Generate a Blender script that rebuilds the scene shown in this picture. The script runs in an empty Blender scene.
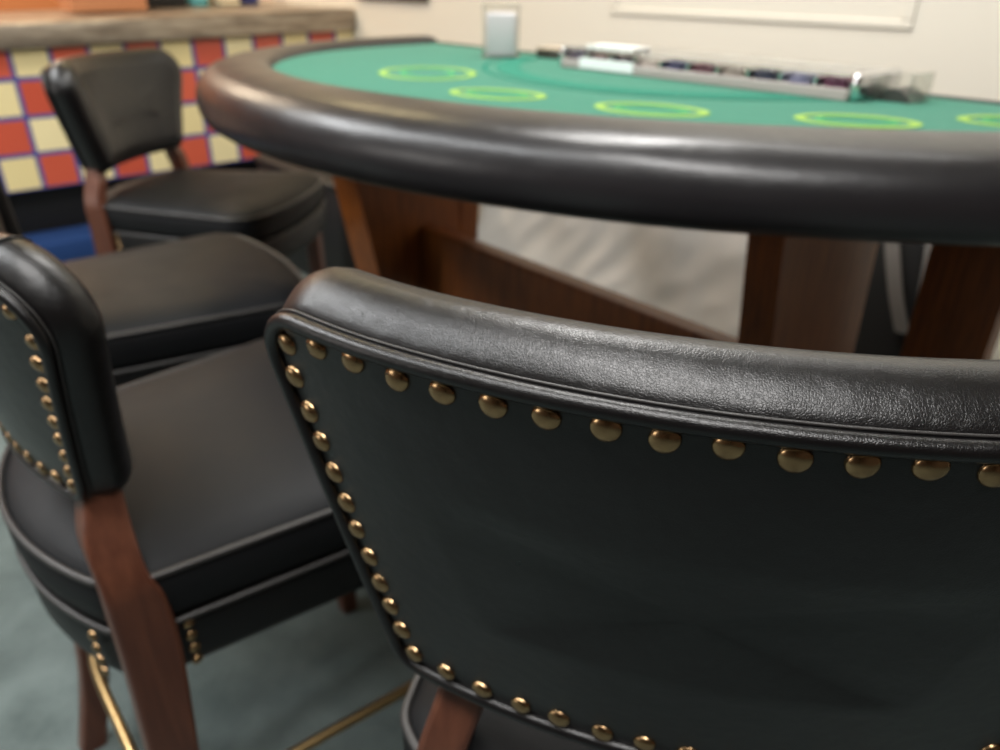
import bpy, bmesh, math, random
from mathutils import Vector, Matrix, noise
random.seed(7)
PI = math.pi
S = bpy.context.scene
C = S.collection

# ------------------------------------------------------------------ helpers
def lin(c):
    return tuple(((x/255)/12.92 if x/255 <= .04045 else ((x/255+.055)/1.055)**2.4) for x in c)+(1,)

def obj(name, bm, mat, parent=None, smooth=True, mods=None):
    me = bpy.data.meshes.new(name)
    bmesh.ops.recalc_face_normals(bm, faces=bm.faces)
    bm.to_mesh(me); bm.free()
    if smooth:
        for p in me.polygons: p.use_smooth = True
    o = bpy.data.objects.new(name, me); C.objects.link(o)
    if mat: me.materials.append(mat)
    if parent: o.parent = parent
    return o

def link_copy(o, name, parent, loc, rot=None):
    c = o.copy(); c.name = name; C.objects.link(c); c.parent = parent
    c.location = loc
    if rot is not None: c.rotation_euler = rot
    return c

def thing(name, label, cat, loc=(0, 0, 0), rz=0, group=None):
    o = bpy.data.objects.new(name, None); C.objects.link(o)
    o.location = loc; o.rotation_euler = (0, 0, rz); o.empty_display_size = .05
    return tag(o, label, cat, group)

def tag(o, label, cat, group=None):
    o['label'] = label; o['category'] = cat
    if group: o['group'] = group
    return o

def struct(name, bm, m, smooth=False):
    o = obj(name, bm, m, None, smooth); o['kind'] = 'structure'; return o

def add_box(bm, a, b, bevel=0, seg=2):
    a = Vector(a); b = Vector(b)
    r = bmesh.ops.create_cube(bm, size=1)
    vs = r['verts']
    c = (a+b)/2; d = b-a
    for v in vs: v.co = Vector((v.co.x*d.x, v.co.y*d.y, v.co.z*d.z))+c
    if bevel:
        es = list({e for v in vs for e in v.link_edges})
        bmesh.ops.bevel(bm, geom=es, offset=bevel, segments=seg, affect='EDGES', profile=.5)
    return bm

def box(a, b, bevel=0, seg=2):
    return add_box(bmesh.new(), a, b, bevel, seg)

def rings_mesh(bm, rings, closed=True, cap0=None, cap1=None, wrap=False):
    """rings: list of lists of points, each ring the same length"""
    R = [[bm.verts.new(p) for p in r] for r in rings]
    n = len(R[0])
    m = len(R)
    for i in range(m if wrap else m-1):
        A, B = R[i], R[(i+1) % m]
        for j in range(n if closed else n-1):
            k = (j+1) % n
            bm.faces.new((A[j], A[k], B[k], B[j]))
    for ring, c in ((R[0], cap0), (R[-1], cap1)):
        if c is not None:
            if c == 'ngon':
                bm.faces.new(ring)
            else:
                cv = bm.verts.new(c)
                for j in range(n):
                    bm.faces.new((ring[j], ring[(j+1) % n], cv))
    return bm

def tube(path, r, closed=False, n=10, bm=None):
    bm = bm or bmesh.new()
    P = [Vector(p) for p in path]; m = len(P)
    rings = []; up = Vector((0, 0, 1)); last = None
    for i in range(m):
        if closed: t = P[(i+1) % m]-P[i-1]
        else: t = P[min(i+1, m-1)]-P[max(i-1, 0)]
        t.normalize()
        if last is None:
            a = t.cross(up)
            if a.length < .1: a = t.cross(Vector((1, 0, 0)))
        else:
            a = last-t*last.dot(t)
        a.normalize(); last = a; b = t.cross(a)
        rings.append([P[i]+(a*math.cos(2*PI*k/n)+b*math.sin(2*PI*k/n))*r for k in range(n)])
    if closed:
        # frame twist is small on these planar loops
        rings_mesh(bm, rings, wrap=True)
    else:
        rings_mesh(bm, rings, cap0=P[0], cap1=P[-1])
    return bm

def catmull(pts, k=8, closed=False):
    P = [Vector(p) for p in pts]; n = len(P); out = []
    for i in range(n if closed else n-1):
        p0 = P[(i-1) % n] if closed or i > 0 else P[0]*2-P[1]
        p1 = P[i]; p2 = P[(i+1) % n]
        p3 = P[(i+2) % n] if closed or i+2 < n else P[-1]*2-P[-2]
        for j in range(k):
            t = j/k
            out.append(.5*((2*p1)+(p2-p0)*t+(2*p0-5*p1+4*p2-p3)*t*t+(3*p1-p0-3*p2+p3)*t**3))
    if not closed: out.append(P[-1].copy())
    return out

def prism(poly, axis, lo, hi, bevel=0):
    """poly of 2-D points extruded along an axis (0,1,2)"""
    bm = bmesh.new()
    def p3(p, h):
        return {0: (h, p[0], p[1]), 1: (p[0], h, p[1]), 2: (p[0], p[1], h)}[axis]
    A = [bm.verts.new(p3(p, lo)) for p in poly]; B = [bm.verts.new(p3(p, hi)) for p in poly]
    n = len(poly)
    fa = bm.faces.new(A); fb = bm.faces.new(B[::-1])
    for i in range(n): bm.faces.new((A[i], B[i], B[(i+1) % n], A[(i+1) % n]))
    if bevel:
        es = [e for e in bm.edges if e in set(fa.edges) | set(fb.edges)]
        bmesh.ops.bevel(bm, geom=es, offset=bevel, segments=2, affect='EDGES', profile=.5)
    return bm

# ------------------------------------------------------------------ materials
def mat(name, col, rough=.5, metal=0, spec=.5, **kw):
    m = bpy.data.materials.new(name); m.use_nodes = True
    b = m.node_tree.nodes['Principled BSDF']
    b.inputs['Base Color'].default_value = lin(col)
    b.inputs['Roughness'].default_value = rough
    b.inputs['Metallic'].default_value = metal
    b.inputs['Specular IOR Level'].default_value = spec
    for k, v in kw.items(): b.inputs[k.replace('_', ' ')].default_value = v
    return m

class NT:
    def __init__(s, m):
        s.t = m.node_tree; s.b = s.t.nodes['Principled BSDF']
    def n(s, typ, **kw):
        o = s.t.nodes.new(typ)
        for k, v in kw.items():
            if k in o.inputs: o.inputs[k].default_value = v
            else: setattr(o, k, v)
        return o
    def l(s, a, b): s.t.links.new(a, b)
    def math(s, op, a, b=None):
        o = s.t.nodes.new('ShaderNodeMath'); o.operation = op
        for i, x in enumerate((a, b)):
            if x is None: continue
            if isinstance(x, (int, float)): o.inputs[i].default_value = x
            else: s.l(x, o.inputs[i])
        return o.outputs[0]
    def coord(s, kind='Object'):
        return s.t.nodes.new('ShaderNodeTexCoord').outputs[kind]
    def ramp(s, fac, stops):
        r = s.t.nodes.new('ShaderNodeValToRGB'); s.l(fac, r.inputs[0])
        e = r.color_ramp.elements
        while len(e) < len(stops): e.new(.5)
        for i, (p, c) in enumerate(stops): e[i].position = p; e[i].color = lin(c)
        return r.outputs[0]
    def noise(s, vec, scale, detail=3, rough=.5, stretch=None):
        if stretch:
            mp = s.n('ShaderNodeMapping'); mp.inputs['Scale'].default_value = stretch
            s.l(vec, mp.inputs[0]); vec = mp.outputs[0]
        o = s.n('ShaderNodeTexNoise'); s.l(vec, o.inputs['Vector'])
        o.inputs['Scale'].default_value = scale; o.inputs['Detail'].default_value = detail
        o.inputs['Roughness'].default_value = rough
        return o.outputs[0]
    def bump(s, h, strength=.3, dist=.001, prev=None):
        o = s.t.nodes.new('ShaderNodeBump'); s.l(h, o.inputs['Height'])
        o.inputs['Strength'].default_value = strength; o.inputs['Distance'].default_value = dist
        if prev: s.l(prev, o.inputs['Normal'])
        s.l(o.outputs[0], s.b.inputs['Normal']); return o.outputs[0]

def leather(name, col, rough, grain=700, gd=.00035, gs=.5, crease=.6, spec=.5):
    m = mat(name, col, rough, 0, spec)
    t = NT(m); co = t.coord()
    # warp the coordinates so that the grain cells run together into short wrinkles
    w = t.n('ShaderNodeTexNoise'); t.l(co, w.inputs['Vector']); w.inputs['Scale'].default_value = 260; w.inputs['Detail'].default_value = 2
    mx = t.n('ShaderNodeMix'); mx.data_type = 'VECTOR'; mx.inputs['Factor'].default_value = .0022
    va = t.n('ShaderNodeVectorMath'); va.operation = 'SCALE'; va.inputs['Scale'].default_value = .0025
    t.l(w.outputs['Color'], va.inputs[0])
    vb = t.n('ShaderNodeVectorMath'); vb.operation = 'ADD'; t.l(co, vb.inputs[0]); t.l(va.outputs[0], vb.inputs[1])
    v = t.n('ShaderNodeTexVoronoi'); v.feature = 'DISTANCE_TO_EDGE'; t.l(vb.outputs[0], v.inputs['Vector'])
    v.inputs['Scale'].default_value = grain
    cl = t.math('MINIMUM', v.outputs['Distance'], .22)
    n2 = t.noise(co, 90, 4, .6)
    h = t.math('ADD', cl, t.math('MULTIPLY', n2, .5))
    nb = t.bump(h, gs, gd)
    n3 = t.noise(co, 22, 3, .55)
    t.bump(n3, crease, .0022, nb)
    # roughness wanders a little with handling
    rr = t.noise(co, 14, 3)
    t.l(t.math('ADD', t.math('MULTIPLY', rr, .16), rough-.08), t.b.inputs['Roughness'])
    return m

def wood(name, c1, c2, rough=.4, axis=2, scale=9):
    m = mat(name, c1, rough)
    t = NT(m); co = t.coord()
    st = [10, 10, 10]; st[axis] = .9
    n = t.noise(co, scale, 5, .6, tuple(st))
    t.l(t.ramp(n, [(.3, c1), (.7, c2)]), t.b.inputs['Base Color'])
    t.bump(n, .15, .001)
    return m

M_back = leather('black_leather', (13, 11, 12), .32, spec=.55, gd=.0005, gs=.45, crease=.7)
M_seat = leather('seat_leather', (20, 21, 23), .56, gs=.35, crease=.35, spec=.22)
M_side = leather('band_leather', (11, 11, 12), .46, gs=.4, crease=.4, spec=.35)
M_rail = leather('rail_leather', (34, 32, 34), .33, grain=420, gd=.0003, gs=.3, crease=.4, spec=.6)
M_pipe = leather('piping_leather', (52, 50, 49), .40, gs=.5, crease=.3)
M_nail = mat('antique_brass', (180, 148, 104), .25, 1)
t = NT(M_nail); nn = t.noise(t.coord('Object'), 120, 2)
t.l(t.ramp(nn, [(.3, (150, 120, 88)), (.7, (186, 154, 114))]), t.b.inputs['Base Color'])
M_brass = mat('polished_brass', (176, 148, 104), .3, 1)
M_wood = wood('mahogany', (104, 62, 44), (80, 44, 31), .38)
M_oak = wood('oak_brown', (152, 84, 26), (104, 52, 13), .45)
M_thread = mat('thread', (120, 105, 70), .7)
M_wall = mat('wall_paint', (228, 222, 208), .6)
t = NT(M_wall); n = t.noise(t.coord(), 60, 4); t.bump(n, .12, .002)
M_ceil = mat('ceiling_paint', (225, 222, 214), .8)
M_otherwall = mat('warm_wall_paint', (196, 124, 76), .7)
M_darkwall = mat('brown_wall_paint', (84, 72, 64), .7)
M_steel = mat('brushed_steel', (190, 178, 162), .42, .85)
t = NT(M_steel); n = t.noise(t.coord(), 6, 4, .6, (1, 1, 6)); t.l(t.ramp(n, [(.35, (132, 120, 108)), (.7, (190, 178, 162))]), t.b.inputs['Base Color']); t.bump(n, .1, .002)
M_black = mat('black_plastic', (14, 14, 15), .5)
M_whiteplastic = mat('white_plastic', (214, 210, 203), .45)
M_grey = mat('grey_plastic', (206, 200, 202), .4)
M_chrome = mat('chrome', (225, 225, 228), .12, 1)
M_clear = mat('clear_acrylic', (240, 240, 236), .08, Transmission_Weight=.92)
M_clear.node_tree.nodes['Principled BSDF'].inputs['IOR'].default_value = 1.2
M_mark = mat('yellow_print', (142, 176, 86), .9, spec=.2)
M_markdark = mat('dark_green_print', (28, 116, 98), .9, spec=.2)
M_markpale2 = mat('dull_green_print', (84, 160, 104), .9, spec=.2)
M_markpale = mat('pale_green_print', (46, 122, 102), .9, spec=.2)

# felt
M_felt = mat('green_felt', (38, 168, 134), .95, spec=.15, Sheen_Weight=.25)
t = NT(M_felt); n = t.noise(t.coord(), 900, 3)
t.l(t.ramp(n, [(.3, (14, 106, 84)), (.7, (26, 122, 98))]), t.b.inputs['Base Color']); t.bump(n, .3, .0006)

# carpet
M_carpet = mat('grey_green_carpet', (120, 138, 134), .95, spec=.1)
t = NT(M_carpet); co = t.coord()
n = t.noise(co, 420, 3); n2 = t.noise(co, 7, 4, .6)
mixc = t.math('ADD', t.math('MULTIPLY', n, .5), t.math('MULTIPLY', n2, .5))
t.l(t.ramp(mixc, [(.3, (70, 80, 79)), (.7, (126, 138, 136))]), t.b.inputs['Base Color']); t.bump(n, .6, .004)
M_blue = mat('blue_carpet', (34, 58, 104), .95, spec=.1)
t = NT(M_blue); n = t.noise(t.coord(), 300, 3)
t.l(t.ramp(n, [(.3, (24, 46, 88)), (.7, (44, 70, 118))]), t.b.inputs['Base Color'])

# chequered tiles, 15 cm, blue grout
M_tile = mat('chequer_tile', (200, 85, 60), .28)
t = NT(M_tile); g = t.n('ShaderNodeNewGeometry'); sp = t.n('ShaderNodeSeparateXYZ'); t.l(g.outputs['Position'], sp.inputs[0])
u = t.math('DIVIDE', t.math('SUBTRACT', sp.outputs[0], .672-3.0), .15)
w = t.math('DIVIDE', t.math('SUBTRACT', .9587+1.5, sp.outputs[2]), .15)
par = t.math('MODULO', t.math('ADD', t.math('FLOOR', u), t.math('FLOOR', w)), 2)
cx = t.n('ShaderNodeCombineXYZ'); t.l(t.math('FLOOR', u), cx.inputs[0]); t.l(t.math('FLOOR', w), cx.inputs[1])
wn = t.n('ShaderNodeTexWhiteNoise'); t.l(cx.outputs[0], wn.inputs['Vector'])
red = t.ramp(wn.outputs['Value'], [(0, (190, 80, 60)), (1, (206, 96, 72))])
yel = t.ramp(wn.outputs['Value'], [(0, (226, 208, 152)), (1, (236, 222, 176))])
mx = t.n('ShaderNodeMix'); mx.data_type = 'RGBA'; t.l(par, mx.inputs[0]); t.l(yel, mx.inputs[6]); t.l(red, mx.inputs[7])
def edge(x):
    f = t.math('FRACT', x); return t.math('MINIMUM', f, t.math('SUBTRACT', 1.0, f))
d = t.math('MINIMUM', edge(u), edge(w))
gm = t.math('LESS_THAN', d, .062)
mg = t.n('ShaderNodeMix'); mg.data_type = 'RGBA'; t.l(gm, mg.inputs[0]); t.l(mx.outputs[2], mg.inputs[6]); mg.inputs[7].default_value = lin((72, 74, 138))
t.l(mg.outputs[2], t.b.inputs['Base Color'])
t.l(t.math('ADD', t.math('MULTIPLY', gm, .5), .28), t.b.inputs['Roughness'])
t.bump(t.math('MINIMUM', d, .06), .5, .02)

# ------------------------------------------------------------------ the room
X1 = 2.29           # back wall
YB = 3.78           # tiled counter front
struct('floor', box((-3.2, -2.8, -.05), (X1, 6.2, 0)), M_carpet)
struct('ceiling', box((-3.2, -2.8, 2.7), (X1, 6.2, 2.75)), M_ceil)
struct('wall_back', box((X1, -2.8, -.05), (X1+.1, 6.2, 2.75)), M_wall)
struct('wall_left', box((-3.2, 6.2, -.05), (X1+.1, 6.3, 2.75)), M_otherwall)
struct('wall_right', box((-3.2, -2.9, -.05), (X1+.1, -2.8, 2.75)), M_darkwall)
struct('wall_front', box((-3.3, -2.9, -.05), (-3.2, 6.3, 2.75)), M_darkwall)
bm = bmesh.new()   # raised wall panel moulding
y0, y1, z0, z1 = .93, 2.0, 1.088, 2.2
for a, b in (((X1-.007, y0, z0), (X1, y1, z0+.022)), ((X1-.007, y0, z1), (X1, y1, z1+.035)),
             ((X1-.007, y0, z0+.022), (X1, y0+.035, z1)), ((X1-.007, y1-.035, z0+.022), (X1, y1, z1))):
    add_box(bm, a, b, .004)
struct('trim_1', bm, M_wall)
struct('baseboard_back', box((X1-.014, -2.8, 0), (X1, 3.7, .09), .003), M_wall)

# ------------------------------------------------------------------ tiled counter
ct = thing('tiled_counter', 'long bar counter fronted with red and cream chequered tiles under a steel top', 'counter', (0, YB, 0))
obj('tiled_front', box((-2.6, 0, .36), (X1-.005, .12, .95), .003), M_tile, ct, False)
bm = box((-2.62, -.04, .935), (X1-.004, 1.0, 1.035), .010, 3)
for v in bm.verts: v.co.z += .018*(v.co.x-1.45)
obj('steel_top', bm, M_steel, ct)
obj('kick_panel', box((-2.6, .10, 0), (X1-.005, .2, .36)), M_black, ct, False)
obj('counter_body', box((-2.6, .12, 0), (X1-.006, .98, .935)), M_black, ct, False)
stp = tag(obj('carpeted_step', box((-2.6, YB-.14, 0), (X1-.02, YB+.095, .155), .01), M_blue),
          'low step covered in blue carpet along the foot of the tiled counter', 'step')

# things standing on the counter, only their feet in the picture
def ribbed_tub(name, mat_, label, loc, r, h, cat):
    o = thing(name, label, cat, loc)
    n = 40; rings = []
    for z, k in ((0, .9), (.01, .95), (h*.5, 1), (h*.94, 1.04), (h*.95, 1.1), (h, 1.1), (h, 1.0), (.02, .86)):
        rings.append([(r*k*math.cos(2*PI*i/n), r*k*math.sin(2*PI*i/n), z) for i in range(n)])
    obj('tub', rings_mesh(bmesh.new(), rings, cap0=(0, 0, 0), cap1=(0, 0, .02)), mat_, o)
    return o
M_teal = mat('turquoise_plastic', (110, 190, 196), .4)
M_ink = mat('dark_blue_plastic', (60, 70, 130), .4)
M_cream = mat('cream_card', (226, 214, 184), .7)
M_orangecard = mat('orange_card', (186, 124, 84), .7)

def carton(name, label, loc, size, m, lid=.25, rz=0):
    o = thing(name, label, 'box', loc, rz)
    w_, d_, h_ = size
    obj('carton_body', box((-w_/2, -d_/2, 0), (w_/2, d_/2, h_*(1-lid)), .003), m, o, False)
    obj('carton_lid', box((-w_/2-.004, -d_/2-.004, h_*(1-lid)), (w_/2+.004, d_/2+.004, h_), .004), m, o, False)
    return o
carton('card_carton', 'orange card carton standing on the steel counter top behind the far stool', (1.22, 4.3, 1.04), (.34, .22, .2), M_orangecard)
carton('black_crate', 'black box beside the orange carton on the steel counter top', (1.58, 4.62, 1.0425), (.26, .2, .16), M_black)
carton('napkin_box', 'cream box between turquoise tubs on the steel counter top', (1.95, 4.62, 1.0485), (.12, .2, .14), M_cream)
ribbed_tub('plastic_tub', M_teal, 'turquoise plastic tub left of the cream box on the counter', (1.80, 4.6, 1.0455), .065, .14, 'tub')
ribbed_tub('plastic_tub', M_ink, 'dark blue plastic tub right of the cream box on the counter', (2.1, 4.6, 1.051), .06, .14, 'tub')

# dark framed board on the back wall beside the counter end
fr = thing('wall_board', 'dark framed board hanging on the cream wall beside the end of the counter', 'board', (X1, 3.4, 1.10))
bm = bmesh.new()
for a, b in (((-.025, -.30, 0), (0, .30, .03)), ((-.025, -.30, .5), (0, .30, .53)), ((-.025, -.30, .03), (0, -.27, .5)), ((-.025, .27, .03), (0, .30, .5))):
    add_box(bm, a, b, .003)
obj('board_frame', bm, mat('grey_brown_paint', (96, 90, 78), .5), fr, False)
obj('board_panel', box((-.012, -.27, .03), (-.002, .27, .5)), mat('grey_board', (120, 116, 104), .6), fr, False)

# ------------------------------------------------------------------ blackjack table
ZT = 1.03
felt_pts = [(1.43, .15), (1.30, .185), (1.18, .235), (1.07, .305), (.984, .385), (.91, .47), (.834, .567), (.771, .678), (.714, .815), (.675, .97), (.657, 1.12),
            (.660, 1.28), (.690, 1.43), (.741, 1.562), (.815, 1.672), (.90, 1.76), (1.01, 1.835), (1.14, 1.880), (1.28, 1.90), (1.43, 1.905)]
path = catmull([(x, y, 0) for x, y in felt_pts], 8)
for _ in range(6):
    path = [path[0]]+[(path[i-1]+path[i]*2+path[i+1])/4 for i in range(1, len(path)-1)]+[path[-1]]
tab = thing('blackjack_table', 'half-moon blackjack table with green felt and padded black leather rail', 'table', (1.1, 1.05, 0))
TO = Vector((1.1, 1.05, 0))
def L(p): return Vector(p)-TO
bm = bmesh.new()
top = [L((p.x, p.y, ZT)) for p in path]; low = [L((p.x, p.y, ZT-.03)) for p in path]
cen = L((1.2, 1.05, ZT)); cen2 = L((1.2, 1.05, ZT-.03))
rings_mesh(bm, [top, low], cap0=cen, cap1=cen2)
felt = obj('felt_top', bm, M_felt, tab, False)
# padded rail
prof = [(-.004, 1.016), (-.002, 1.034), (.008, 1.043), (.025, 1.047), (.05, 1.0485), (.075, 1.047), (.10, 1.043), (.118, 1.037), (.132, 1.027), (.142, 1.014),
        (.148, .998), (.150, .982), (.148, .966), (.141, .952), (.128, .943), (.11, .939), (.06, .938), (-.004, .938)]
rings = []
for i, p in enumerate(path):
    t_ = (path[min(i+1, len(path)-1)]-path[max(i-1, 0)]).normalized()
    nrm = Vector((-t_.y, t_.x, 0))    # outwards for this direction of travel
    k = 1.0 + .12*max(0, 1-(i/len(path))*2.6)
    rings.append([L((p.x+nrm.x*a*k, p.y+nrm.y*a*k, z)) for a, z in prof])
bm = rings_mesh(bmesh.new(), rings)
for ring_i in (0, -1):
    pass
bmesh.ops.holes_fill(bm, edges=[e for e in bm.edges if e.is_boundary])
rail = obj('padded_rail', bm, M_rail, tab)
obj('dealer_edge', box(L((1.425, .02, .955)), L((1.45, 2.03, ZT+.003)), .004), M_black, tab)
obj('apron', box(L((.95, .45, .90)), L((1.40, 1.70, .945)), .004), M_oak, tab)

# trestles: front leg board, rear leg board, foot, and a long stretcher
def leg_board(x0, x1, y, th, lean, taper, z0=.05, z1=.945):
    x0 -= TO.x; x1 -= TO.x; y -= TO.y
    poly = [(x0, z1), (x1, z1)]
    n = 8
    for i in range(n+1):
        q = i/n; poly.append((x1+lean*q-taper*q, z1+(z0-z1)*q))
    for i in range(n+1):
        q = 1-i/n; poly.append((x0+lean*q+taper*q*.6, z1+(z0-z1)*q))
    poly = poly[:1]+poly[1:2]+poly[3:-1]
    return prism(poly, 1, y-th/2, y+th/2, .006)
obj('leg', leg_board(.925, 1.27, 1.69, .12, .12, .08), M_oak, tab, False)
obj('leg', leg_board(1.33, 1.40, 1.69, .07, -.05, .01), M_oak, tab, False)
obj('leg', leg_board(.995, 1.335, .545, .06, .10, .04), M_oak, tab, False)
obj('leg', leg_board(1.375, 1.425, .375, .13, .02, 0), M_oak, tab, False)
for y in (1.69, .545):
    obj('foot', box(L((.98, y-.05, 0)), L((1.45, y+.05, .055)), .012), M_oak, tab, False)
obj('stretcher', box(L((1.15, .575, .42)), L((1.20, 1.63, .60)), .006), M_oak, tab, False)

# printed betting rings
def flat_ring(cx_, cy, ra, rb, ang, wd, z=ZT+.0012, n=56, a0=0, a1=2*PI):
    bm = bmesh.new(); ca, sa = math.cos(ang), math.sin(ang)
    closed = a1-a0 > 6.28
    def ringp(k, zz):
        out = []
        for i in range(n if closed else n+1):
            th = a0+(a1-a0)*i/n
            x, y = (ra+k)*math.cos(th), (rb+k)*math.sin(th)
            out.append(L((cx_+x*ca-y*sa, cy+x*sa+y*ca, zz)))
        return out
    rs = [ringp(-wd/2, z-.0011), ringp(-wd/2, z), ringp(wd/2, z), ringp(wd/2, z-.0011)]
    rings_mesh(bm, rs, closed=closed, wrap=True)
    return bm
spots = [(.950, 1.30, .112, .090, 62), (.86, .985, .080, .052, -72), (.935, .725, .080, .052, -70), (1.085, .485, .076, .05, -57), (1.27, .33, .085, .05, -48)]
for i, (x, y, ra, rb, a) in enumerate(spots):
    o = obj('betting_ring', flat_ring(x, y, ra, rb, math.radians(a), .014), M_mark, tab, False)
    o['label'] = 'yellow green ring printed on the felt'
    obj('ring_lettering', flat_ring(x, y, ra*.66, rb*.55, math.radians(a), .010), M_markpale2, tab, False)
# printed arcs in front of the dealer
o = obj('printed_arc', flat_ring(1.50, 1.02, .50, .47, 0, .008, a0=math.radians(110), a1=math.radians(250)), M_markdark, tab, False)
o['label'] = 'dark green arc printed on the felt'
o = obj('printed_arc', flat_ring(1.50, 1.02, .45, .42, 0, .05, a0=math.radians(112), a1=math.radians(248)), M_markpale, tab, False)
o['label'] = 'pale green band printed on the felt'

# ------------------------------------------------------------------ things on the table
# chip tray
tx, ty, ln = 1.335, .905, .64
tr = thing('chip_tray', 'long clear and chrome chip tray on the dealer side of the green felt', 'tray', (tx, ty, ZT))
obj('tray_base', box((-.075, -ln/2, 0), (.075, ln/2, .012), .003), M_whiteplastic, tr)
bm = bmesh.new()
for k in range(11):
    y = -ln/2+ln*k/10
    add_box(bm, (-.07, y-.0025, .012), (.07, y+.0025, .032), .001)
obj('tray_divider', bm, M_chrome, tr, False)
obj('tray_lid', box((-.078, -ln/2-.004, .036), (.078, ln/2+.004, .041), .001), M_clear, tr, False)
for s in (-1, 1):
    obj('end_cap', box((-.078, s*(ln/2+.006)-.008, 0), (.078, s*(ln/2+.006)+.008, .042), .006, 3), M_chrome, tr)
obj('front_strip', box((-.083, -ln/2, .001), (-.0775, ln/2, .019), .002), mat('frosted_plastic', (176, 164, 160), .3), tr, False)
obj('glare_strip', box((-.0845, .12, .004), (-.0825, .265, .024), .0008), mat('glare_gloss', (250, 250, 250), .25), tr, False)  # white strip imitating the glare on the tray front
dk = thing('tray_glare', 'white slab standing in for the glare on the left end of the chip tray', 'glare', (1.29, 1.10, ZT+.0412), 0)  # thin white slab added as the bright reflection on the tray lid
obj('glare_slab', box((-.03, -.062, 0), (.03, .062, .006), .002), mat('glare_white', (250, 250, 248), .3), dk, False)
obj('glare_top', box((-.031, -.063, .006), (.031, .063, .0075), .0008), mat('glare_white_top', (252, 252, 250), .2), dk, False)
chipcols = [(84, 40, 66), (120, 120, 150), (40, 46, 66), (150, 140, 132), (96, 60, 70), (60, 62, 92), (190, 178, 170), (72, 60, 64), (150, 120, 120), (90, 84, 100)]
cb = None
names = ['plum', 'lavender grey', 'navy', 'pale grey', 'maroon', 'slate blue', 'ivory', 'charcoal', 'dusty pink', 'violet grey']
for k in range(10):
    y = -ln/2+ln*(k+.5)/10
    bm = bmesh.new()
    n = 28; r = .019; rings = []
    m_ = 14
    for q in range(m_):
        x0_ = -.066+.132*q/m_; x1_ = x0_+.132/m_
        for xx, rr in ((x0_+.0006, r*.96), (x0_+.0016, r), (x1_-.0016, r), (x1_-.0006, r*.96)):
            rings.append([(xx, rr*math.cos(2*PI*i/n)*1.0, .0318-.0+rr*math.sin(2*PI*i/n)*1.0-.000) for i in range(n)])
    rings_mesh(bm, rings, cap0=(-.066, 0, .0318), cap1=(.066, 0, .0318))
    for v in bm.verts: v.co.z = .0125+(v.co.z-.0128)*.58; v.co.y *= 1.0
    mm = mat('chip_'+names[k].replace(' ', '_'), chipcols[k], .45)
    ch = obj('chip_row', bm, mm); ch.location = (tx, ty+y, ZT)
    tag(ch, 'row of %s gaming chips lying in the chip tray' % names[k], 'chips', 'rows of chips in the tray')

# discard holder
dh = thing('card_holder', 'upright grey and clear card holder standing on the far corner of the felt', 'card holder', (1.30, 1.475, ZT), math.radians(46))
obj('grey_block', box((-.030, -.036, .004), (.030, .036, .098), .005, 3), M_grey, dh)
bm = bmesh.new()
add_box(bm, (-.036, -.044, 0), (.036, .044, .004), .001)
for a, b in (((-.036, .040, .004), (.036, .044, .116)), ((-.036, -.044, .004), (.036, -.040, .116)), ((.032, -.040, .004), (.036, .040, .116)), ((.0, -.0405, .112), (.030, .0405, .116))):
    add_box(bm, a, b, .0008)
obj('clear_shell', bm, M_clear, dh, False)
# small dark box with cards
db = thing('card_box', 'small dark box of cards lying between the grey card holder and the chip tray', 'card box', (1.40, 1.375, ZT), math.radians(5))
obj('box_body', box((-.03, -.05, 0), (.03, .05, .018), .003), mat('dark_brown_card', (66, 58, 50), .6), db)
obj('box_lid', box((-.031, -.051, .018), (.031, .051, .024), .003), mat('pale_card', (176, 160, 140), .6), db)

# clear shoe with dark curved plate at the right of the tray
sh = thing('card_shoe', 'clear acrylic card shoe with a dark curved plate at the right end of the tray', 'card shoe', (1.345, .538, ZT), 0)
n = 18
poly = [(-.026+.052*i/n, .002+.018*math.sin(PI*i/n)**.8) for i in range(n+1)]
bm = prism([(p[0], p[1]) for p in poly]+[(.026, .0), (-.026, .0)], 0, -.03, .03)
obj('curved_plate', bm, mat('dark_grey_plastic', (58, 58, 54), .4), sh, False)
bm = bmesh.new()
for a, b in (((-.04, .0265, 0), (.04, .0285, .036)), ((-.04, -.0285, 0), (.04, -.0265, .044)), ((.0375, -.0265, 0), (.04, .0265, .040))):
    add_box(bm, a, b, .0005)
obj('clear_wall', bm, M_clear, sh, False)

# ------------------------------------------------------------------ bag by the wall under the table
bg = thing('black_bag', 'black bag with grey straps against the wall behind the right table leg', 'bag', (2.02, .675, 0), 0)
bm = bmesh.new()
rings = []; n = 36
for z, w_, d_ in ((0, .11, .09), (.03, .125, .105), (.2, .13, .11), (.45, .12, .10), (.62, .105, .09), (.72, .085, .07), (.78, .05, .04)):
    ring = []
    for i in range(n):
        th = 2*PI*i/n
        c_, s_ = math.cos(th), math.sin(th)
        k = 1+.06*noise.noise(Vector((c_*2, s_*2, z*6)))
        ring.append((d_*k*abs(c_)**.6*(1 if c_ > 0 else -1), w_*k*abs(s_)**.6*(1 if s_ > 0 else -1), z))
    rings.append(ring)
obj('bag_body', rings_mesh(bm, rings, cap0=(0, 0, 0), cap1=(0, 0, .8)), mat('black_nylon', (12, 12, 13), .75), bg)
for s in (0, 1):
    pts = catmull([(-.085, .07-.10*s, .76), (-.115, .03-.10*s, .66), (-.125, -.02-.07*s, .52), (-.12, -.06-.03*s, .42)], 8)
    bm = bmesh.new(); rr = []
    for p in pts:
        rr.append([p+Vector((0, -.018, 0)), p+Vector((-.004, -.018, 0)), p+Vector((-.004, .018, 0)), p+Vector((0, .018, 0))])
    rings_mesh(bm, rr, cap0='ngon', cap1='ngon')
    obj('strap', bm, mat('grey_webbing', (120, 116, 112), .8), bg, False)

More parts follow.
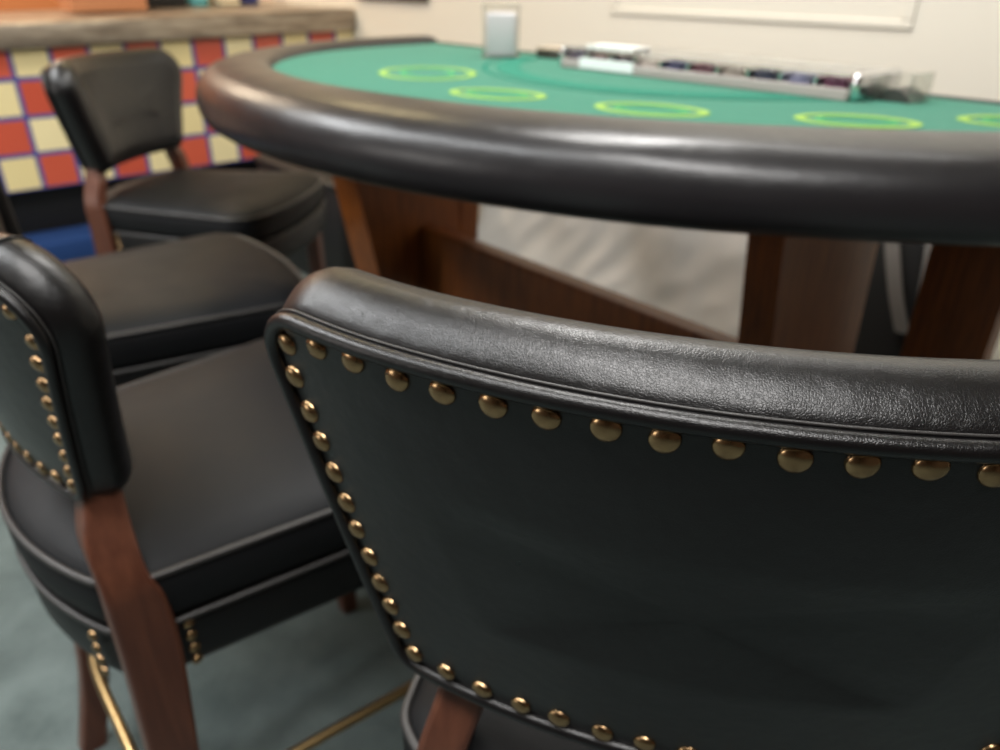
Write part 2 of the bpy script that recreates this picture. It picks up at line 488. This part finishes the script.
bx_ = thing('storage_box', 'low black storage box on the carpet behind the left end of the table', 'box', (1.76, 2.98, 0))
obj('box_body', box((-.30, -.36, 0), (.30, .36, .44), .012), M_black, bx_)
obj('box_lid', box((-.31, -.37, .44), (.31, .37, .475), .010), M_black, bx_)

# crumpled white sheet on the floor and wall under the table
bm = bmesh.new(); nx, nz = 70, 46
grid = []
for j in range(nz+1):
    row = []
    for i in range(nx+1):
        y = .95+1.62*i/nx; q = j/nz
        z = .012+.70*q*(1-.12*math.sin(i*.13)) ; x = 2.20-.12*(1-q)**2
        f = .035*noise.noise(Vector((y*4.2, z*2.2, 3.1)))+.03*abs(noise.noise(Vector((y*7+z*5, z*3-y*2, 9.1))))
        row.append(bm.verts.new((x+f-.02, y+.02*noise.noise(Vector((y*5, z*5, 1))), z)))
    grid.append(row)
for j in range(nz):
    for i in range(nx): bm.faces.new((grid[j][i], grid[j][i+1], grid[j+1][i+1], grid[j+1][i]))
sheet = obj('plastic_sheet', bm, mat('white_sheet', (184, 180, 175), .42))
sm = sheet.modifiers.new('thickness', 'SOLIDIFY'); sm.thickness = .003
tag(sheet, 'crumpled white sheet hanging against the wall beneath the blackjack table', 'sheet')

# ------------------------------------------------------------------ stools
def rounded_trap(hb, ht, zb, zt, rb_, rt, inset=0, nc=12, ns=14):
    """rounded trapezoid outline in (v, z); ccw, fixed point count"""
    corners = [(-hb, zb, rb_), (hb, zb, rb_), (ht, zt, rt), (-ht, zt, rt)]
    P = [Vector((c[0], c[1])) for c in corners]
    n = 4; ins = []
    for i in range(n):
        a = P[i-1]; b = P[i]; c = P[(i+1) % n]
        d1 = (b-a).normalized(); d2 = (c-b).normalized()
        n1 = Vector((-d1.y, d1.x)); n2 = Vector((-d2.y, d2.x))
        k = (n1+n2); k = k/(k.dot(n1))
        ins.append(b+k*inset)
    out = []
    arcs = []
    for i in range(n):
        a = ins[i-1]; b = ins[i]; c = ins[(i+1) % n]
        r = max(corners[i][2]-inset, .004+inset*.15)
        d1 = (b-a).normalized(); d2 = (c-b).normalized()
        ang = math.acos(max(-1, min(1, d1.dot(d2))))
        tl = r*math.tan(ang/2)
        s = b-d1*tl; cen_ = s+Vector((-d1.y, d1.x))*r
        st = math.atan2(s.y-cen_.y, s.x-cen_.x)
        arcs.append([cen_+Vector((math.cos(st+ang*q/nc), math.sin(st+ang*q/nc)))*r for q in range(nc+1)])
    for i in range(n):
        A = arcs[i]; out += A
        e0 = A[-1]; e1 = arcs[(i+1) % n][0]
        m_ = ns*2 if i in (0, 2) else ns
        out += [e0+(e1-e0)*(q/m_) for q in range(1, m_)]
    return out

nail_mesh = None
def nail_proto():
    global nail_mesh
    if nail_mesh: return nail_mesh
    bm = bmesh.new(); n = 20; rings = []; R_ = .0080; h = .0044
    for k in range(7):
        a = PI/2*k/7
        rings.append([(h*math.sin(a)-.0004 if k else -.0012, R_*math.cos(a)*math.cos(2*PI*i/n), R_*math.cos(a)*math.sin(2*PI*i/n)) for i in range(n)])
    rings_mesh(bm, rings, cap1=(h-.0004, 0, 0))
    me = bpy.data.meshes.new('nail'); bmesh.ops.recalc_face_normals(bm, faces=bm.faces); bm.to_mesh(me); bm.free()
    for p in me.polygons: p.use_smooth = True
    me.materials.append(M_nail); nail_mesh = me; return me

def put_nail(parent, pos, nrm, sc=1):
    o = bpy.data.objects.new('nail', nail_proto()); C.objects.link(o); o.parent = parent
    q = Vector((1, 0, 0)).rotation_difference(Vector(nrm).normalized())
    o.rotation_mode = 'QUATERNION'; 
    from mathutils import Quaternion
    j = Quaternion(Vector((random.uniform(-1, 1), random.uniform(-1, 1), random.uniform(-1, 1))).normalized(), random.uniform(0, .14))
    o.rotation_quaternion = j @ q
    o.location = pos; o.scale = (sc, sc*random.uniform(.95, 1.05), sc*random.uniform(.95, 1.05))
    return o

def resample(pts, step, closed=False, off=0):
    P = list(pts); out = []
    if closed: P = P+[P[0]]
    seg = [(P[i+1]-P[i]).length for i in range(len(P)-1)]
    tot = sum(seg); n = max(2, round(tot/step)); st = tot/n
    d = off; i = 0; acc = 0
    for k in range(n if closed else n+1):
        target = min(off+k*st, tot-1e-6)
        while i < len(seg)-1 and acc+seg[i] < target: acc += seg[i]; i += 1
        out.append(P[i]+(P[i+1]-P[i])*((target-acc)/seg[i]))
    return out

def make_stool(label, x, y, ang, nb=.760, nt=.975, hb=.165, ht=.235, lean=.034, thick=.056, seam=False, rt=.035, group='stools around the blackjack table', top_step=.0285, bu=0, leg_in=0, leg_u=0, fw=.264, sd=.490):
    root = thing('bar_stool', label, 'stool', (x, y, 0), math.radians(ang), group)
    NI = .019                                      # nails sit this far inside the outline
    zb, zt = nb-NI, nt+NI-.003
    HB, HT = hb+NI-.004, ht+NI-.004
    def surf(v, z):
        e = max(0, abs(v)-.17)
        return bu-.045-lean*(z-nb)/(nt-nb)+v*v/(2*.56)+.6*e*e
    def nrm(v, z):
        h = .002
        du = (surf(v+h, z)-surf(v-h, z))/(2*h); dzz = (surf(v, z+h)-surf(v, z-h))/(2*h)
        return Vector((-1, du, dzz)).normalized()  # outward = away from the sitter
    def P(v, z, d):
        nn_ = nrm(v, z)
        p = Vector((surf(v, z), v, z)); return p-nn_*d
    RB, RT = .03, rt
    def ring(inset, d):
        return [P(q.x, q.y, d) for q in rounded_trap(HB, HT, zb, zt, RB, RT, inset)]
    # --- backrest: outer panel
    zc = (zb+zt)/2; hh = (zt-zb)/2
    def pad(v, z):
        a_ = max(0, 1-(v/(HB+(HT-HB)*(z-zb)/(zt-zb))/.93)**2); b_ = max(0, 1-((z-zc)/hh/.86)**2)
        return -.0065*(a_*b_)**1.1
    seq = [(.0065, .004), (.010, .0005), (.016, 0), (.020, 0), (.024, 0), (.030, 0), (.038, 0), (.046, 0), (.055, 0), (.065, 0), (.075, 0), (.09, 0), (.103, 0)]
    seq = [s for s in seq if s[0] < hh-.008]
    rr = [[P(q.x, q.y, d+pad(q.x, q.y)) for q in rounded_trap(HB, HT, zb, zt, RB, RT, i)] for i, d in seq]
    last = rr[-1]
    back = obj('backrest', rings_mesh(bmesh.new(), rr, cap1=sum(last, Vector())/len(last)), M_back, root)
    # the padded band round the edge, with the inner panel
    seq = [(.010, .006), (.0075, .0035), (.0045, .0045), (.000, .009), (-.0045, .015), (-.0085, .022), (-.0105, .030), (-.0095, .038), (-.0055, .046), (.001, .0525), (.010, .0565), (.018, .058)]
    rr = [ring(i, d*thick/.056) for i, d in seq]
    band = obj('padded_band', rings_mesh(bmesh.new(), rr), M_back, root)
    seq = [(.0175, .0578), (.022, .0595), (.028, .0610), (.036, .0612), (.046, .0612), (.056, .0612), (.068, .0612), (.08, .0612), (.1, .0612)]
    rr = [[P(q.x, q.y, d*thick/.056-1.5*pad(q.x, q.y)) for q in rounded_trap(HB, HT, zb, zt, RB, RT, i)] for i, d in seq if i < (zt-zb)/2-.008]
    last = rr[-1]
    obj('inner_cushion', rings_mesh(bmesh.new(), rr, cap1=sum(last, Vector())/len(last)), M_back, root)
    # welt
    obj('piping', tube(resample(ring(.0075, -.0005), .006, True), .0052, True, 12), M_back, back)
    obj('stitching', tube(resample(ring(.0022, .0032), .006, True), .0009, True, 6), M_pipe, band)
    if seam:
        for s in (-1, 1):
            pts = []
            for i_, d_ in ((.0045, .0045), (.000, .009), (-.0045, .015), (-.0085, .022), (-.0105, .030), (-.0095, .038), (-.0055, .046), (.001, .0525)):
                o_ = rounded_trap(HB, HT, zb, zt, RB, RT, i_-.0003)
                q = min((q for q in o_ if q.y > zc), key=lambda q: abs(q.x-s*(HT-RT-.012)))
                pts.append(P(q.x, q.y, d_*thick/.056))
            obj('seam', tube(pts, .0016, False, 8), M_side, band)
    # nails
    nl = [Vector((q.x, q.y)) for q in rounded_trap(HB, HT, zb, zt, RB, RT, NI)]
    n12, ns = 13, 14
    # segments: arc0 (bottom -v), bottom edge, arc1, side, arc2, top edge, arc3, side
    i0 = n12; i_b = i0+27; i1 = i_b+n12; i_s = i1+13; i2 = i_s+n12; i_t = i2+27; i3 = i_t+n12
    top = nl[i2-7:i_t+7]; bot = nl[i0-7:i_b+7]; sr = nl[i1-6:i_s+6]; sl = nl[i3-6:]+nl[:6]
    for seg, st in ((top, top_step), (sr, .0235), (bot, .0285), (sl, .0235)):
        pts = resample(seg, st)
        if seg is sr or seg is sl: pts = pts[1:-1]
        for q in pts:
            v_, z_ = q.x+random.uniform(-.0008, .0008), q.y+random.uniform(-.0012, .0012)
            put_nail(back, P(v_, z_, -.0003), nrm(v_, z_))
    # --- seat
    def seat_ring(inset, z):
        # outline in (u, v): narrower and bowed at the rear, wider and rounded at the front
        o_ = rounded_trap(.212, fw, -.005, sd, .035, .07, inset, 10, 12)
        out = []
        for q in o_:
            v, u = q.x, q.y
            k = max(0, 1-(v/.2)**2)
            bow = -.052*k*max(0, 1-u/.2) + .02*k*max(0, (u-.25)/.2)
            out.append(Vector((u+bow, v, z)))
        return out
    sk = [(.03, .497), (.008, .497), (.003, .501), (.001, .51), (0, .54), (.001, .560), (.004, .568), (.02, .570)]
    skirt = obj('seat_skirt', rings_mesh(bmesh.new(), [seat_ring(i, z) for i, z in sk], cap0=(.22, 0, .497), cap1=(.22, 0, .57)), M_side, root)
    cu = [(.02, .571), (.004, .574), (0, .585), (-.003, .605), (-.003, .625), (.001, .637), (.006, .643), (.014, .649), (.03, .656), (.055, .662), (.09, .667), (.13, .670), (.17, .671)]
    obj('seat_cushion', rings_mesh(bmesh.new(), [seat_ring(i, z) for i, z in cu], cap0=(.22, 0, .571), cap1=(.22, 0, .671)), M_seat, root)
    obj('piping', tube(resample(seat_ring(-.0005, .6405), .01, True), .0042, True, 10), M_pipe, root)
    obj('piping', tube(resample(seat_ring(-.0005, .571), .01, True), .0038, True, 10), M_pipe, root)
    # --- legs
    def leg_profile(fr_):
        b_ = catmull([(z, u0, 0) for z, u0, u1 in fr_], 6); f_ = catmull([(z, u1, 0) for z, u0, u1 in fr_], 6)
        return [(p.y, p.x) for p in b_]+[(p.y, p.x) for p in reversed(f_)]
    sg = surf(hb-.01, nb+.02)
    prof_ = [(0, -.075, -.035), (.15, -.040, .002), (.32, -.020, .030), (.46, -.014, .042), (.55, -.012, .047), (.615, -.012, .044), (.655, -.012, .034), (.70, -.012, .034), (nb-.01, sg+.010, sg+.046), (nb+.06, sg+.012, sg+.042)]
    for s in (-1, 1):
        v0, v1 = (.193, .231)
        line = catmull([(z_, a_, b_) for z_, a_, b_ in prof_], 6)
        rings = []
        for q in line:
            k_ = max(0, min(1, (q.x-.63)/.14)); k_ = k_*k_*(3-2*k_)
            sh = (.231-hb-.004)*k_+leg_in*(1-k_*.35); va, vb = v0-sh, v1-sh
            q = Vector((q.x, q.y+leg_u*(1-k_), q.z+leg_u*(1-k_)))
            c_ = .005; pts = []
            for (uu, vv) in ((q.y+c_, va), (q.z-c_, va), (q.z-.0015, va+.0015), (q.z, va+c_), (q.z, vb-c_), (q.z-.0015, vb-.0015), (q.z-c_, vb), (q.y+c_, vb), (q.y+.0015, vb-.0015), (q.y, vb-c_), (q.y, va+c_), (q.y+.0015, va+.0015)):
                pts.append((uu, s*vv, q.x))
            rings.append(pts)
        bm = rings_mesh(bmesh.new(), rings, cap0='ngon', cap1='ngon')
        obj('leg', bm, M_wood, root, False)
        bm = bmesh.new(); rings = []
        for z, w_ in ((0, .015), (.02, .016), (.25, .019), (.497, .022), (.53, .022)):
            u_ = sd-.05+(.497-z)*.03; v_ = s*(fw-.068+(.497-z)*.02)
            cs = [(-1, -1), (1, -1), (1, 1), (-1, 1)]; ring_ = []
            for cxx, cyy in cs:
                for (ax, ay) in ((cxx*w_, cyy*w_*.8), (cxx*w_*.8, cyy*w_)) if cxx*cyy < 0 else ((cxx*w_*.8, cyy*w_), (cxx*w_, cyy*w_*.8)):
                    ring_.append((u_+ax, v_+ay, z))
            # order the eight corners by angle
            ring_.sort(key=lambda p: math.atan2(p[1]-v_, p[0]-u_)); rings.append(ring_)
        rings_mesh(bm, rings, cap0='ngon', cap1='ngon')
        obj('leg', bm, M_wood, root, False)
        # nails beside the posts
        for k in range(4):
            z_ = .561-.0185*k
            put_nail(skirt, (.060, s*.2195, z_), (0.1, s, 0), .85)
            put_nail(skirt, (-.027-leg_in*.45, s*(.170-leg_in), z_), (-1, s*.35, 0), .85)
    # brass foot ring
    ring_pts = catmull([(-.015, -.15, .235), (.02, -.19, .235), (.2, .059-fw, .235), (sd-.075, .049-fw, .235), (sd-.025, .094-fw, .235), (sd-.02, 0, .235), (sd-.025, fw-.094, .235), (sd-.075, fw-.049, .235), (.2, fw-.059, .235), (.02, .19, .235), (-.015, .15, .235), (-.02, 0, .235)], 8, True)
    obj('footrest', tube(ring_pts, .008, True, 12), M_brass, root)
    return root

near = make_stool('nearest black leather bar stool, its studded curved back filling the lower right foreground', .331, .189, 34.8, nb=.757, nt=1.018, hb=.186, ht=.268, leg_in=.044, leg_u=-.022, fw=.214, sd=.445, lean=.038, thick=.060)
second = make_stool('black bar stool at the left edge, studded back turned sideways, seat beside the nearest stool', .088, .900, -1, bu=.012, nb=.757, nt=.981, hb=.184, ht=.270, lean=.036, seam=True, rt=.055)
third = make_stool('black bar stool whose seat shows behind the second stool, its back beyond the left edge', .18, 1.568, -6, nb=.80, nt=.99, hb=.17, ht=.24)
fourth = make_stool('farthest black bar stool, smooth inner backrest facing the table end, in front of the tiles', .665, 2.37, -52, nb=.745, nt=.975, hb=.185, ht=.275, rt=.055, thick=.072)

# ------------------------------------------------------------------ lights
def area(loc, size, energy, col=(1, .95, .88), rot=(0, 0, 0), sy=None):
    l = bpy.data.lights.new('ceiling_or_fill_lamp', 'AREA'); l.energy = energy; l.color = col
    l.shape = 'RECTANGLE'; l.size = size; l.size_y = sy or size
    o = bpy.data.objects.new('ceiling_or_fill_lamp', l); C.objects.link(o); o.location = loc; o.rotation_euler = rot
    return o
area((1.25, 1.25, 2.66), .9, 32, (1, .98, .95), sy=.25)
area((-.25, -.12, 2.66), .45, 44, (1, .98, .96), sy=1.5)
area((-.75, 1.5, 2.66), .35, 28, (.97, .99, 1), sy=1.5)
area((-.9, 2.9, 2.66), 1.2, 66, (.97, .99, 1), sy=.5)
area((1.85, .8, 2.66), .3, 9, (1, .98, .95), sy=1.3)
area((1.4, 3.1, 2.66), .5, 11, (1, .80, .42), sy=.7)
area((.6, 4.9, 2.66), 1.2, 60, (1, .80, .58), sy=.5)
area((-3.12, 2.2, 1.5), 1.0, 20, (1, .97, .92), (0, math.radians(-90), 0), sy=1.6)  # unseen fill light low on the front wall, added for the table legs
w = bpy.data.worlds.new('world'); S.world = w; w.use_nodes = True
w.node_tree.nodes['Background'].inputs[0].default_value = (.9, .92, 1, 1)
w.node_tree.nodes['Background'].inputs[1].default_value = .02

# ------------------------------------------------------------------ camera
cam = bpy.data.cameras.new('camera'); co_ = bpy.data.objects.new('camera', cam); C.objects.link(co_)
p_, r_, az_ = math.radians(27.97), math.radians(.7), math.radians(48.42)
f0 = Vector((0, math.cos(p_), -math.sin(p_))); x0 = Vector((1, 0, 0)); u0 = x0.cross(f0)
R0 = math.cos(r_)*x0+math.sin(r_)*u0; U0 = -math.sin(r_)*x0+math.cos(r_)*u0
e1 = Vector((math.sin(az_), math.cos(az_), 0)); e2 = Vector((-math.cos(az_), math.sin(az_), 0))
W = lambda v: Vector((v.dot(e1), v.dot(e2), v.z))
f, R, U = W(f0), W(R0), W(U0)
mw = Matrix((R, U, -f)).transposed().to_4x4(); mw.translation = Vector((0, 0, 1.2))
co_.matrix_world = mw
cam.sensor_width = 36; cam.lens = 748/1000*36; cam.clip_start = .02
cam.dof.use_dof = True; cam.dof.focus_distance = .315; cam.dof.aperture_fstop = cam.lens/3.9
S.camera = co_
S.view_settings.view_transform = 'Standard'; S.view_settings.look = 'None'
S.view_settings.exposure = 0; S.view_settings.gamma = 1; S.view_settings.use_curve_mapping = False
